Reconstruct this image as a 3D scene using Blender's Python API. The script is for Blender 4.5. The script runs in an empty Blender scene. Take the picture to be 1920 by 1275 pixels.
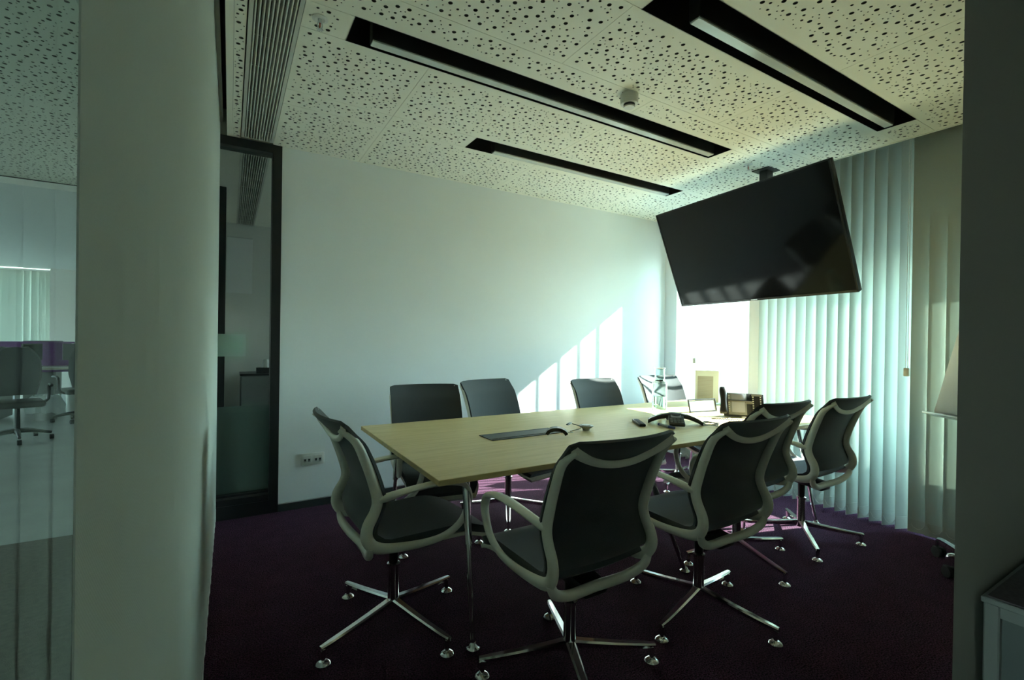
import bpy, bmesh, math, random
from mathutils import Vector, Matrix, Euler
from mathutils.geometry import delaunay_2d_cdt
R = math.radians
PI = math.pi
scene = bpy.context.scene
COL = scene.collection

# ------------------------------------------------------------------ camera, sky, sun, exposure
H_CAM = 1.386
cam_d = bpy.data.cameras.new('camera')
cam = bpy.data.objects.new('camera', cam_d)
COL.objects.link(cam)
yaw, pitch, roll = 0.53965562, -0.0042624787, 0.01485
fw = Vector((math.sin(yaw) * math.cos(pitch), math.cos(yaw) * math.cos(pitch), math.sin(pitch)))
rt = Vector((math.cos(yaw), -math.sin(yaw), 0))
up = rt.cross(fw)
rt2 = rt * math.cos(roll) + up * math.sin(roll)
up2 = -rt * math.sin(roll) + up * math.cos(roll)
cam.matrix_world = Matrix((rt2, up2, -fw)).transposed().to_4x4()
cam.location = (0, 0, H_CAM)
cam_d.sensor_width = 36
cam_d.lens = 883 / 1920 * 36
cam_d.clip_start = 0.01
cam_d.clip_end = 200
scene.camera = cam

SUN_E = 25.0
SKY_S = 15.0
scene.view_settings.view_transform = 'Standard'
scene.view_settings.look = 'None'
scene.view_settings.gamma = 1
scene.view_settings.use_curve_mapping = False
scene.view_settings.exposure = 1.2
try:
    scene.cycles.use_denoising = True
    scene.cycles.max_bounces = 14
    scene.cycles.diffuse_bounces = 7
    scene.cycles.glossy_bounces = 5
    scene.cycles.transmission_bounces = 10
    scene.cycles.transparent_max_bounces = 24
    scene.cycles.sample_clamp_indirect = 6
    scene.cycles.caustics_refractive = False
    scene.cycles.caustics_reflective = False
except Exception:
    pass

world = bpy.data.worlds.new('sky')
scene.world = world
world.use_nodes = True
wn = world.node_tree.nodes
wl = world.node_tree.links
wn.clear()
w_out = wn.new('ShaderNodeOutputWorld')
w_bg = wn.new('ShaderNodeBackground')
w_tc = wn.new('ShaderNodeTexCoord')
w_sep = wn.new('ShaderNodeSeparateXYZ')
w_ramp = wn.new('ShaderNodeValToRGB')
wl.new(w_tc.outputs['Generated'], w_sep.inputs[0])
w_map = wn.new('ShaderNodeMapRange')
w_map.inputs[1].default_value = -1
w_map.inputs[2].default_value = 1
wl.new(w_sep.outputs['Z'], w_map.inputs[0])
wl.new(w_map.outputs[0], w_ramp.inputs[0])
els = w_ramp.color_ramp.elements
els[0].position = 0.49
els[0].color = (0.26, 0.28, 0.27, 1)
els[1].position = 0.5
els[1].color = (0.80, 0.95, 0.93, 1)
e = els.new(0.62); e.color = (0.55, 0.82, 0.92, 1)
e = els.new(1.0); e.color = (0.28, 0.5, 0.75, 1)
wl.new(w_ramp.outputs[0], w_bg.inputs['Color'])
w_bg.inputs['Strength'].default_value = SKY_S
wl.new(w_bg.outputs[0], w_out.inputs[0])

SUN_T = 0.2996                                   # plan direction of the sunlight: (-1, SUN_T)
SUN_DROP = 0.68
sun_dir = Vector((-1, SUN_T, -SUN_DROP)).normalized()
sun_d = bpy.data.lights.new('sun', 'SUN')
sun_d.energy = SUN_E
sun_d.angle = R(0.6)
sun_d.color = (1.0, 0.98, 0.92)
sun = bpy.data.objects.new('sun', sun_d)
COL.objects.link(sun)
sun.rotation_euler = (-sun_dir).to_track_quat('Z', 'Y').to_euler()
sun.location = (30, -8, 20)

# ------------------------------------------------------------------ materials
MATS = {}

def nt(name):
    m = bpy.data.materials.new(name)
    m.use_nodes = True
    n = m.node_tree.nodes
    l = m.node_tree.links
    n.clear()
    out = n.new('ShaderNodeOutputMaterial')
    MATS[name] = m
    return m, n, l, out

def P(name, base, rough=0.5, metal=0.0, noise=None, bump=None, spec=0.5, coat=0.0, emit=None):
    """principled; noise=(scale, amount) mottles the colour, bump=(scale, strength, distance)"""
    m, n, l, out = nt(name)
    b = n.new('ShaderNodeBsdfPrincipled')
    b.inputs['Base Color'].default_value = (*base, 1)
    b.inputs['Roughness'].default_value = rough
    b.inputs['Metallic'].default_value = metal
    b.inputs['Specular IOR Level'].default_value = spec
    b.inputs['Coat Weight'].default_value = coat
    if emit:
        b.inputs['Emission Color'].default_value = (*emit[0], 1)
        b.inputs['Emission Strength'].default_value = emit[1]
    tc = n.new('ShaderNodeTexCoord')
    if noise:
        t = n.new('ShaderNodeTexNoise')
        t.inputs['Scale'].default_value = noise[0]
        t.inputs['Detail'].default_value = 4
        l.new(tc.outputs['Object'], t.inputs['Vector'])
        r = n.new('ShaderNodeValToRGB')
        k = noise[1]
        r.color_ramp.elements[0].position = 0.3
        r.color_ramp.elements[1].position = 0.7
        r.color_ramp.elements[0].color = (*[c * (1 - k) for c in base], 1)
        r.color_ramp.elements[1].color = (*[min(1, c * (1 + k)) for c in base], 1)
        l.new(t.outputs['Fac'], r.inputs[0])
        l.new(r.outputs[0], b.inputs['Base Color'])
    if bump:
        t2 = n.new('ShaderNodeTexNoise')
        t2.inputs['Scale'].default_value = bump[0]
        t2.inputs['Detail'].default_value = 3
        l.new(tc.outputs['Object'], t2.inputs['Vector'])
        bp = n.new('ShaderNodeBump')
        bp.inputs['Strength'].default_value = bump[1]
        bp.inputs['Distance'].default_value = bump[2]
        l.new(t2.outputs['Fac'], bp.inputs['Height'])
        l.new(bp.outputs[0], b.inputs['Normal'])
    l.new(b.outputs[0], out.inputs[0])
    return m

P('wall_paint', (0.86, 0.88, 0.89), 0.6, noise=(1.2, 0.012), bump=(180, 0.06, 0.002))
P('dim_wall_paint', (0.74, 0.73, 0.68), 0.7, noise=(1.2, 0.012))
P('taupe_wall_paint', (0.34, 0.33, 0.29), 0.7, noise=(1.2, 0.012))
P('ceiling_paint', (0.88, 0.87, 0.76), 0.55, bump=(120, 0.03, 0.001))
P('fleece', (0.13, 0.13, 0.115), 0.95, noise=(60, 0.2))
P('black_paint', (0.006, 0.006, 0.006), 0.6)
P('frame_black', (0.012, 0.012, 0.013), 0.38, noise=(3, 0.1))
P('baseboard_grey', (0.035, 0.036, 0.036), 0.5)
P('plastic_white', (0.72, 0.72, 0.68), 0.4)
P('plastic_cream', (0.66, 0.63, 0.52), 0.4)
P('plastic_grey', (0.78, 0.765, 0.675), 0.42, noise=(4, 0.03), bump=(300, 0.06, 0.001))
P('plastic_black', (0.014, 0.014, 0.015), 0.32)
P('plastic_dark', (0.035, 0.036, 0.037), 0.42)
P('plastic_silver', (0.33, 0.34, 0.33), 0.35, metal=0.3)
P('chrome', (0.80, 0.80, 0.79), 0.10, metal=1.0)
P('aluminium', (0.62, 0.62, 0.60), 0.3, metal=1.0)
P('screen_glass', (0.004, 0.004, 0.005), 0.09, spec=0.3)
P('bezel', (0.010, 0.010, 0.011), 0.25)
P('diffuser', (0.62, 0.66, 0.63), 0.12, spec=0.6)
P('lamp_body', (0.028, 0.029, 0.029), 0.38)
P('grille_white', (0.62, 0.62, 0.56), 0.45)
P('office_floor', (0.30, 0.31, 0.30), 0.35, noise=(3, 0.1))
P('office_carpet', (0.085, 0.065, 0.05), 0.95, noise=(40, 0.3), bump=(220, 0.5, 0.004))
P('office_white', (0.75, 0.77, 0.76), 0.6)
P('office_purple', (0.19, 0.07, 0.235), 0.9, noise=(50, 0.15))
P('office_desk', (0.50, 0.46, 0.38), 0.45)
P('cabinet_grey', (0.20, 0.21, 0.20), 0.5, noise=(2, 0.04))
P('cabinet_panel', (0.10, 0.115, 0.11), 0.55)
P('cabinet_top', (0.075, 0.06, 0.07), 0.6, noise=(90, 0.35))
P('paper', (0.82, 0.82, 0.80), 0.8)
P('rubber', (0.012, 0.012, 0.012), 0.7)
P('red_bulb', (0.55, 0.06, 0.015), 0.2)
P('blue_plastic', (0.025, 0.035, 0.16), 0.35)
P('grey_screen', (0.42, 0.43, 0.50), 0.2)
P('cable_grey', (0.20, 0.21, 0.22), 0.5)
P('cable_white', (0.65, 0.65, 0.6), 0.5)
P('ground_pale', (0.24, 0.245, 0.23), 0.9, noise=(0.3, 0.1))
P('facade', (0.5, 0.5, 0.48), 0.8)
P('bead', (0.75, 0.74, 0.68), 0.35)

def fabric(name, base, scale=700, k=0.25):
    m, n, l, out = nt(name)
    b = n.new('ShaderNodeBsdfPrincipled')
    b.inputs['Roughness'].default_value = 0.92
    b.inputs['Sheen Weight'].default_value = 0.25
    b.inputs['Sheen Roughness'].default_value = 0.5
    tc = n.new('ShaderNodeTexCoord')
    v = n.new('ShaderNodeTexVoronoi')
    v.inputs['Scale'].default_value = scale
    l.new(tc.outputs['Object'], v.inputs['Vector'])
    r = n.new('ShaderNodeValToRGB')
    r.color_ramp.elements[0].color = (*[c * (1 + k) for c in base], 1)
    r.color_ramp.elements[1].color = (*[c * (1 - k) for c in base], 1)
    l.new(v.outputs['Distance'], r.inputs[0])
    l.new(r.outputs[0], b.inputs['Base Color'])
    bp = n.new('ShaderNodeBump')
    bp.inputs['Strength'].default_value = 0.35
    bp.inputs['Distance'].default_value = 0.001
    l.new(v.outputs['Distance'], bp.inputs['Height'])
    l.new(bp.outputs[0], b.inputs['Normal'])
    l.new(b.outputs[0], out.inputs[0])
    return m
fabric('chair_fabric', (0.042, 0.046, 0.050))

def carpet():
    m, n, l, out = nt('carpet_purple')
    b = n.new('ShaderNodeBsdfPrincipled')
    b.inputs['Roughness'].default_value = 1.0
    b.inputs['Specular IOR Level'].default_value = 0.1
    tc = n.new('ShaderNodeTexCoord')
    t = n.new('ShaderNodeTexNoise'); t.inputs['Scale'].default_value = 150; t.inputs['Detail'].default_value = 4
    t2 = n.new('ShaderNodeTexNoise'); t2.inputs['Scale'].default_value = 9; t2.inputs['Detail'].default_value = 3
    l.new(tc.outputs['Object'], t.inputs['Vector']); l.new(tc.outputs['Object'], t2.inputs['Vector'])
    mx = n.new('ShaderNodeMath'); mx.operation = 'MULTIPLY_ADD'
    mx.inputs[1].default_value = 0.12
    l.new(t2.outputs['Fac'], mx.inputs[0]); l.new(t.outputs['Fac'], mx.inputs[2])
    r = n.new('ShaderNodeValToRGB')
    r.color_ramp.elements[0].position = 0.42; r.color_ramp.elements[1].position = 0.78
    r.color_ramp.elements[0].color = (0.008, 0.004, 0.006, 1)
    r.color_ramp.elements[1].color = (0.125, 0.047, 0.096, 1)
    l.new(mx.outputs[0], r.inputs[0]); l.new(r.outputs[0], b.inputs['Base Color'])
    bp = n.new('ShaderNodeBump'); bp.inputs['Strength'].default_value = 0.9; bp.inputs['Distance'].default_value = 0.006
    l.new(t.outputs['Fac'], bp.inputs['Height']); l.new(bp.outputs[0], b.inputs['Normal'])
    l.new(b.outputs[0], out.inputs[0])
carpet()

def wood():
    m, n, l, out = nt('table_oak')
    b = n.new('ShaderNodeBsdfPrincipled')
    b.inputs['Roughness'].default_value = 0.42
    b.inputs['Specular IOR Level'].default_value = 0.4
    tc = n.new('ShaderNodeTexCoord')
    mp = n.new('ShaderNodeMapping'); mp.inputs['Scale'].default_value = (1.2, 16, 16)
    l.new(tc.outputs['Object'], mp.inputs['Vector'])
    t = n.new('ShaderNodeTexNoise'); t.inputs['Scale'].default_value = 2.4; t.inputs['Detail'].default_value = 6; t.inputs['Distortion'].default_value = 0.5
    l.new(mp.outputs[0], t.inputs['Vector'])
    r = n.new('ShaderNodeValToRGB')
    r.color_ramp.elements[0].position = 0.3; r.color_ramp.elements[1].position = 0.72
    r.color_ramp.elements[0].color = (0.61, 0.45, 0.205, 1)
    r.color_ramp.elements[1].color = (0.74, 0.57, 0.29, 1)
    l.new(t.outputs['Fac'], r.inputs[0]); l.new(r.outputs[0], b.inputs['Base Color'])
    bp = n.new('ShaderNodeBump'); bp.inputs['Strength'].default_value = 0.06; bp.inputs['Distance'].default_value = 0.001
    l.new(t.outputs['Fac'], bp.inputs['Height']); l.new(bp.outputs[0], b.inputs['Normal'])
    l.new(b.outputs[0], out.inputs[0])
wood()

def slat_mat(name, base, trans, k_trans):
    m, n, l, out = nt(name)
    d = n.new('ShaderNodeBsdfDiffuse'); d.inputs['Color'].default_value = (*base, 1)
    t = n.new('ShaderNodeBsdfTranslucent'); t.inputs['Color'].default_value = (*trans, 1)
    mx = n.new('ShaderNodeMixShader'); mx.inputs[0].default_value = k_trans
    tc = n.new('ShaderNodeTexCoord')
    wv = n.new('ShaderNodeTexWave'); wv.inputs['Scale'].default_value = 160; wv.inputs['Distortion'].default_value = 0.4
    wv.bands_direction = 'DIAGONAL'
    l.new(tc.outputs['Object'], wv.inputs['Vector'])
    bp = n.new('ShaderNodeBump'); bp.inputs['Strength'].default_value = 0.15; bp.inputs['Distance'].default_value = 0.0006
    l.new(wv.outputs['Fac'], bp.inputs['Height']); l.new(bp.outputs[0], d.inputs['Normal'])
    ns = n.new('ShaderNodeTexNoise'); ns.inputs['Scale'].default_value = 2.2; ns.inputs['Detail'].default_value = 5
    l.new(tc.outputs['Object'], ns.inputs['Vector'])
    rp = n.new('ShaderNodeValToRGB')
    rp.color_ramp.elements[0].position = 0.28; rp.color_ramp.elements[1].position = 0.42
    rp.color_ramp.elements[0].color = (*[c * 0.93 for c in base], 1); rp.color_ramp.elements[1].color = (*base, 1)
    l.new(ns.outputs['Fac'], rp.inputs[0]); l.new(rp.outputs[0], d.inputs['Color'])
    l.new(d.outputs[0], mx.inputs[1]); l.new(t.outputs[0], mx.inputs[2]); l.new(mx.outputs[0], out.inputs[0])
slat_mat('slat_fabric', (0.50, 0.53, 0.48), (0.72, 0.80, 0.72), 0.12)
slat_mat('hem_fabric', (0.50, 0.52, 0.47), (0.5, 0.55, 0.5), 0.03)
slat_mat('bag_film', (0.7, 0.75, 0.75), (0.7, 0.75, 0.75), 0.5)

def glass_sheet(name, tint, gloss=1.0, haze=0.0, haze_col=(0.5, 0.5, 0.5)):
    m, n, l, out = nt(name)
    t = n.new('ShaderNodeBsdfTransparent'); t.inputs['Color'].default_value = (*tint, 1)
    g = n.new('ShaderNodeBsdfGlossy'); g.inputs['Roughness'].default_value = 0.01; g.inputs['Color'].default_value = (0.9, 1, 0.96, 1)
    f = n.new('ShaderNodeFresnel'); f.inputs['IOR'].default_value = 1.45
    mm = n.new('ShaderNodeMath'); mm.operation = 'MULTIPLY'; mm.inputs[1].default_value = gloss
    ge = n.new('ShaderNodeNewGeometry')
    fr_ = n.new('ShaderNodeMath'); fr_.operation = 'SUBTRACT'; fr_.inputs[0].default_value = 1
    l.new(ge.outputs['Backfacing'], fr_.inputs[1])
    ff = n.new('ShaderNodeMath'); ff.operation = 'MULTIPLY'
    l.new(f.outputs[0], ff.inputs[0]); l.new(fr_.outputs[0], ff.inputs[1])
    l.new(ff.outputs[0], mm.inputs[0])
    mx = n.new('ShaderNodeMixShader')
    l.new(mm.outputs[0], mx.inputs[0])
    if haze:
        d = n.new('ShaderNodeBsdfDiffuse'); d.inputs['Color'].default_value = (*haze_col, 1)
        tr = n.new('ShaderNodeBsdfTranslucent'); tr.inputs['Color'].default_value = (*haze_col, 1)
        a = n.new('ShaderNodeMixShader'); a.inputs[0].default_value = 0.5
        l.new(d.outputs[0], a.inputs[1]); l.new(tr.outputs[0], a.inputs[2])
        h = n.new('ShaderNodeMixShader'); h.inputs[0].default_value = haze
        l.new(t.outputs[0], h.inputs[1]); l.new(a.outputs[0], h.inputs[2])
        l.new(h.outputs[0], mx.inputs[1])
    else:
        l.new(t.outputs[0], mx.inputs[1])
    l.new(g.outputs[0], mx.inputs[2]); l.new(mx.outputs[0], out.inputs[0])
glass_sheet('facade_glass', (0.90, 0.985, 0.955))
glass_sheet('partition_glass', (0.82, 0.90, 0.87), 0.4)
glass_sheet('frost_film', (0.6, 0.65, 0.62), 0.6, 0.55, (0.35, 0.38, 0.37))
glass_sheet('clear_acrylic', (0.95, 0.98, 0.96), 0.8)

def real_glass(name, col, ior):
    m, n, l, out = nt(name)
    g = n.new('ShaderNodeBsdfGlass'); g.inputs['Color'].default_value = (*col, 1)
    g.inputs['IOR'].default_value = ior; g.inputs['Roughness'].default_value = 0.0
    l.new(g.outputs[0], out.inputs[0])
real_glass('bottle_glass', (0.96, 1.0, 0.98), 1.45)
real_glass('water', (0.97, 1.0, 0.98), 1.33)

def printed_sheet():
    m, n, l, out = nt('printed_sheet')
    b = n.new('ShaderNodeBsdfPrincipled'); b.inputs['Roughness'].default_value = 0.7
    tc = n.new('ShaderNodeTexCoord'); s = n.new('ShaderNodeSeparateXYZ')
    l.new(tc.outputs['Object'], s.inputs[0])
    def mth(op, a, bb):
        x = n.new('ShaderNodeMath'); x.operation = op
        for i, q in enumerate((a, bb)):
            if isinstance(q, (int, float)): x.inputs[i].default_value = q
            else: l.new(q, x.inputs[i])
        return x.outputs[0]
    X, Z = s.outputs['X'], s.outputs['Z']
    inx = mth('MULTIPLY', mth('GREATER_THAN', X, -0.085), mth('LESS_THAN', X, 0.055))
    inz = mth('MULTIPLY', mth('GREATER_THAN', Z, 0.035), mth('LESS_THAN', Z, 0.262))
    row = mth('LESS_THAN', mth('FRACT', mth('MULTIPLY', Z, 110), 0), 0.72)
    body = mth('MULTIPLY', mth('MULTIPLY', inx, inz), mth('MULTIPLY_ADD', row, 0.5))
    mx = n.new('ShaderNodeMixRGB'); mx.inputs[1].default_value = (0.76, 0.77, 0.92, 1); mx.inputs[2].default_value = (0.38, 0.34, 0.38, 1)
    k = n.new('ShaderNodeMath'); k.operation = 'MULTIPLY'; k.use_clamp = True
    l.new(mth('MULTIPLY', inx, inz), k.inputs[0])
    kk = n.new('ShaderNodeMath'); kk.operation = 'MULTIPLY_ADD'; kk.inputs[1].default_value = 0.45; kk.inputs[2].default_value = 0.5
    l.new(row, kk.inputs[0]); l.new(kk.outputs[0], k.inputs[1])
    l.new(k.outputs[0], mx.inputs[0]); l.new(mx.outputs[0], b.inputs['Base Color']); l.new(b.outputs[0], out.inputs[0])
printed_sheet()

# ------------------------------------------------------------------ mesh helpers
class MB:
    def __init__(self):
        self.bm = bmesh.new()
    def box(self, c, s, rot=None, bevel=0.0, seg=2):
        m = Matrix.Translation(c) @ (rot.to_matrix().to_4x4() if rot is not None else Matrix()) @ Matrix.Diagonal((*s, 1))
        r = bmesh.ops.create_cube(self.bm, size=1, matrix=m)
        if bevel > 0:
            es = list({e for v in r['verts'] for e in v.link_edges})
            bmesh.ops.bevel(self.bm, geom=es, offset=bevel, segments=seg, affect='EDGES', profile=0.5)
        return self
    def bb(self, lo, hi, bevel=0.0, seg=2):
        return self.box([(a + b) / 2 for a, b in zip(lo, hi)], [b - a for a, b in zip(lo, hi)], None, bevel, seg)
    def ring_surface(self, rings, cap0=True, cap1=True, closed=False):
        vs = [[self.bm.verts.new(p) for p in r] for r in rings]
        n = len(vs[0])
        m = len(vs)
        for i in range(m if closed else m - 1):
            a, b = vs[i], vs[(i + 1) % m]
            for k in range(n):
                try: self.bm.faces.new((a[k], a[(k + 1) % n], b[(k + 1) % n], b[k]))
                except ValueError: pass
        if not closed:
            if cap0: self.bm.faces.new(list(reversed(vs[0])))
            if cap1: self.bm.faces.new(vs[-1])
        return self
    def tube(self, p0, p1, r0, r1=None, n=14):
        r1 = r0 if r1 is None else r1
        return self.path([p0, p1], [r0, r1], n=n)
    def path(self, pts, ra, rb=None, side=None, n=12, closed=False, sub=0):
        pts = [Vector(p) for p in pts]
        k = len(pts)
        ra = [ra] * k if isinstance(ra, (int, float)) else list(ra)
        rb = ra if rb is None else ([rb] * k if isinstance(rb, (int, float)) else list(rb))
        if sub:
            def cr(arr, i, t):
                g = (lambda j: arr[j % k]) if closed else (lambda j: arr[max(0, min(k - 1, j))])
                p0, p1, p2, p3 = g(i - 1), g(i), g(i + 1), g(i + 2)
                return 0.5 * (2 * p1 + (p2 - p0) * t + (2 * p0 - 5 * p1 + 4 * p2 - p3) * t * t + (3 * p1 - p0 - 3 * p2 + p3) * t ** 3)
            P2, A2, B2 = [], [], []
            for i in range(k if closed else k - 1):
                for s in range(sub):
                    t = s / sub
                    P2.append(cr(pts, i, t)); A2.append(cr(ra, i, t)); B2.append(cr(rb, i, t))
            if not closed:
                P2.append(pts[-1]); A2.append(ra[-1]); B2.append(rb[-1])
            pts, ra, rb = P2, A2, B2
            k = len(pts)
        rings = []
        prev = None
        for i in range(k):
            if closed: t = pts[(i + 1) % k] - pts[i - 1]
            else: t = pts[min(i + 1, k - 1)] - pts[max(i - 1, 0)]
            t = t.normalized() if t.length > 1e-9 else Vector((0, 0, 1))
            if side is not None:
                s = Vector(side)
                s = (s - t * s.dot(t))
                s = s.normalized() if s.length > 1e-6 else t.orthogonal().normalized()
            else:
                if prev is None: s = t.orthogonal().normalized()
                else:
                    s = prev - t * prev.dot(t)
                    s = s.normalized() if s.length > 1e-6 else t.orthogonal().normalized()
            prev = s
            nrm = t.cross(s)
            rings.append([pts[i] + s * (ra[i] * math.cos(2 * PI * j / n)) + nrm * (rb[i] * math.sin(2 * PI * j / n)) for j in range(n)])
        return self.ring_surface(rings, closed=closed)
    def lathe(self, prof, c=(0, 0, 0), n=24):
        c = Vector(c)
        rings = [[c + Vector((r * math.cos(2 * PI * j / n), r * math.sin(2 * PI * j / n), z)) for j in range(n)] for r, z in prof]
        return self.ring_surface(rings)
    def prism(self, poly, z0, z1):
        return self.ring_surface([[Vector((x, y, z0)) for x, y in poly], [Vector((x, y, z1)) for x, y in poly]])
    def sheet(self, f, nu, nv, th):
        """a padded sheet: f(u, v) -> point, given thickness on the back side"""
        g = [[Vector(f(i / nu, j / nv)) for j in range(nv + 1)] for i in range(nu + 1)]
        def nrm(i, j):
            du = g[min(i + 1, nu)][j] - g[max(i - 1, 0)][j]
            dv = g[i][min(j + 1, nv)] - g[i][max(j - 1, 0)]
            return du.cross(dv).normalized()
        A = [[None] * (nv + 1) for _ in range(nu + 1)]
        Bk = [[None] * (nv + 1) for _ in range(nu + 1)]
        for i in range(nu + 1):
            for j in range(nv + 1):
                n_ = nrm(i, j)
                A[i][j] = self.bm.verts.new(g[i][j] + n_ * th / 2)
                Bk[i][j] = self.bm.verts.new(g[i][j] - n_ * th / 2)
        F = self.bm.faces.new
        for i in range(nu):
            for j in range(nv):
                F((A[i][j], A[i + 1][j], A[i + 1][j + 1], A[i][j + 1]))
                F((Bk[i][j], Bk[i][j + 1], Bk[i + 1][j + 1], Bk[i + 1][j]))
        for i in range(nu):
            F((A[i][0], Bk[i][0], Bk[i + 1][0], A[i + 1][0]))
            F((A[i][nv], A[i + 1][nv], Bk[i + 1][nv], Bk[i][nv]))
        for j in range(nv):
            F((A[0][j], A[0][j + 1], Bk[0][j + 1], Bk[0][j]))
            F((A[nu][j], Bk[nu][j], Bk[nu][j + 1], A[nu][j + 1]))
        return self
    def mesh(self, name, smooth=35, recalc=True):
        if recalc: bmesh.ops.recalc_face_normals(self.bm, faces=self.bm.faces)
        me = bpy.data.meshes.new(name)
        self.bm.to_mesh(me)
        self.bm.free()
        if smooth:
            me.polygons.foreach_set('use_smooth', [True] * len(me.polygons))
            me.set_sharp_from_angle(angle=R(smooth))
        return me

def obj(name, me, mat=None, parent=None, loc=(0, 0, 0), rot=(0, 0, 0), label=None):
    if isinstance(me, MB): me = me.mesh(name)
    if mat is not None and len(me.materials) == 0:
        for q in (mat if isinstance(mat, (list, tuple)) else [mat]): me.materials.append(MATS[q])
    o = bpy.data.objects.new(name, me)
    COL.objects.link(o)
    o.location = loc
    o.rotation_euler = rot
    if parent is not None: o.parent = parent
    if label: o['label'] = label
    return o

def tag(o, label, cat, group=None, kind=None):
    o['label'] = label
    o['category'] = cat
    if group: o['group'] = group
    if kind: o['kind'] = kind
    return o

def thing(name, label, cat, loc=(0, 0, 0), rotz=0, group=None, kind=None):
    o = bpy.data.objects.new(name, None)
    o.empty_display_size = 0.1
    COL.objects.link(o)
    o.location = loc
    o.rotation_euler = (0, 0, rotz)
    return tag(o, label, cat, group, kind)

def copy_tree(o, parent=None):
    c = o.copy()
    COL.objects.link(c)
    c.parent = parent
    for ch in list(o.children): copy_tree(ch, c)
    return c

# ------------------------------------------------------------------ setting: floors, walls
CZ = 2.85          # ceiling height
WY = 4.09          # back wall
rng = random.Random(7)

def struct(name, mb, mat, label, cat):
    return tag(obj(name, mb, mat), label, cat, kind='structure')

struct('floor', MB().bb((-0.125, -1.3, -0.05), (4.8, 4.2, 0)), 'carpet_purple', 'dark purple carpet floor of the meeting room', 'floor')
struct('floor', MB().bb((-9, -1.3, -0.05), (-0.125, 4.28, 0)), 'office_carpet', 'dark brown carpet strip outside the glass partition', 'floor')
struct('floor', MB().bb((-9, 4.28, -0.05), (-0.125, 14.7, 0)), 'office_floor', 'pale grey floor of the open office beyond the glass', 'floor')
struct('floor', MB().bb((-0.125, 4.2, -0.05), (4.8, 7.6, 0)), 'office_carpet', 'dark carpet floor of the neighbouring room', 'floor')

struct('wall_back', MB().bb((0.335, WY, 0), (4.68, WY + 0.12, 3.05)), 'wall_paint', 'long white painted wall behind the conference table', 'wall')
struct('wall_back', MB().bb((4.68, 3.87, 0), (4.95, WY + 0.12, 3.05)), 'wall_paint', 'short white wall return in the far corner beside the window', 'wall')
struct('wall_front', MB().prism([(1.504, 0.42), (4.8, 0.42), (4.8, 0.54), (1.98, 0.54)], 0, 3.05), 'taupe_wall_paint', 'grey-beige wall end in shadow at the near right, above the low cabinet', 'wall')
struct('wall_near', MB().bb((-9, -1.42, 0), (4.8, -1.3, 3.05)), 'dim_wall_paint', 'white wall behind the entrance', 'wall')
struct('wall_right', MB().bb((4.4, -1.3, 0), (4.5, 0.42, 3.05)), 'dim_wall_paint', 'white side wall of the entrance lobby', 'wall')
bt = obj('baseboard_back', MB().bb((0.335, WY - 0.014, 0), (4.68, WY, 0.058)), 'baseboard_grey')
tag(bt, 'dark grey baseboard along the foot of the white back wall', 'baseboard', kind='structure')
obj('trim', MB().bb((0.335, WY - 0.016, 0.058), (4.68, WY, 0.062)), 'aluminium', bt)
struct('ceiling', MB().bb((-9, -1.4, 3.05), (4.95, 14.8, 3.2)), 'black_paint', 'structural slab above the suspended ceilings', 'ceiling')
# neighbouring room behind the far glass panel
struct('wall_far', MB().bb((-0.125, 7.3, 0), (4.8, 7.42, 3.05)), 'dim_wall_paint', 'end wall of the neighbouring room seen through the far glass panel', 'wall')
struct('ceiling', MB().bb((0.27, 4.21, 2.86), (4.8, 7.3, 2.9)), 'ceiling_paint', 'white ceiling of the neighbouring room', 'ceiling')
struct('ceiling', MB().bb((-0.125, 4.21, 2.86), (0.06, 7.3, 2.9)), 'ceiling_paint', 'narrow white ceiling margin of the neighbouring room', 'ceiling')
struct('wall_left', MB().bb((-0.19, 4.20, 0), (-0.125, 7.42, 3.05)), 'dim_wall_paint', 'white side wall between the neighbouring room and the open office', 'wall')
struct('wall_left', MB().bb((-0.125, 5.55, 0), (-0.045, 5.75, 2.86)), 'frame_black', 'dark door post on the side wall of the neighbouring room', 'post')
struct('wall_left', MB().bb((-0.19, 7.42, 0), (-0.125, 14.8, 3.05)), 'office_white', 'white side wall of the open office beyond the glass', 'wall')
# outside
struct('ground', MB().bb((4.9, -40, -0.6), (70, 40, -0.5)), 'ground_pale', 'pale paved ground outside the windows', 'ground')

# facade at X = 4.8: parapet, fascia and three windows
FX = 4.8
struct('wall_window', MB().bb((FX, 0.42, -0.5), (FX + 0.15, 3.87, 0.70)), 'facade', 'low parapet wall below the windows behind the blinds', 'wall')
struct('wall_window', MB().bb((FX, 0.42, 2.13), (FX + 0.15, 2.70, 3.2)).bb((FX, 2.70, 2.46), (FX + 0.15, 3.87, 3.2)), 'facade', 'wall strip above the windows behind the blinds', 'wall')
struct('column', MB().bb((4.42, 2.58, 0), (FX + 0.15, 2.80, 3.05)), 'wall_paint', 'white column between the two window bays behind the television', 'column')
for i, (y0, y1, hd, lab) in enumerate([(0.42, 1.22, 1.43, 'tall window behind the blind at the right edge of the room'),
                                   (1.50, 2.58, 1.43, 'tall window behind the closed blind right of the television'),
                                   (2.80, 3.87, 1.76, 'tall sunlit window in the far corner of the room')]):
    w = thing('window_%d' % (i + 1), lab, 'window', (FX + 0.06, (y0 + y1) / 2, 0.70), kind='structure')
    hy = (y1 - y0) / 2
    f = MB()
    for s in (-1, 1): f.bb((-0.03, s * hy - 0.03, 0), (0.03, s * hy + 0.03, hd))
    f.bb((-0.03, -hy, 0), (0.03, hy, 0.05)); f.bb((-0.03, -hy, hd - 0.05), (0.03, hy, hd))
    obj('window_frame', f, 'aluminium', w)
    obj('pane', MB().bb((-0.006, -hy + 0.03, 0.05), (0.006, hy - 0.03, hd - 0.05)), 'facade_glass', w)
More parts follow.
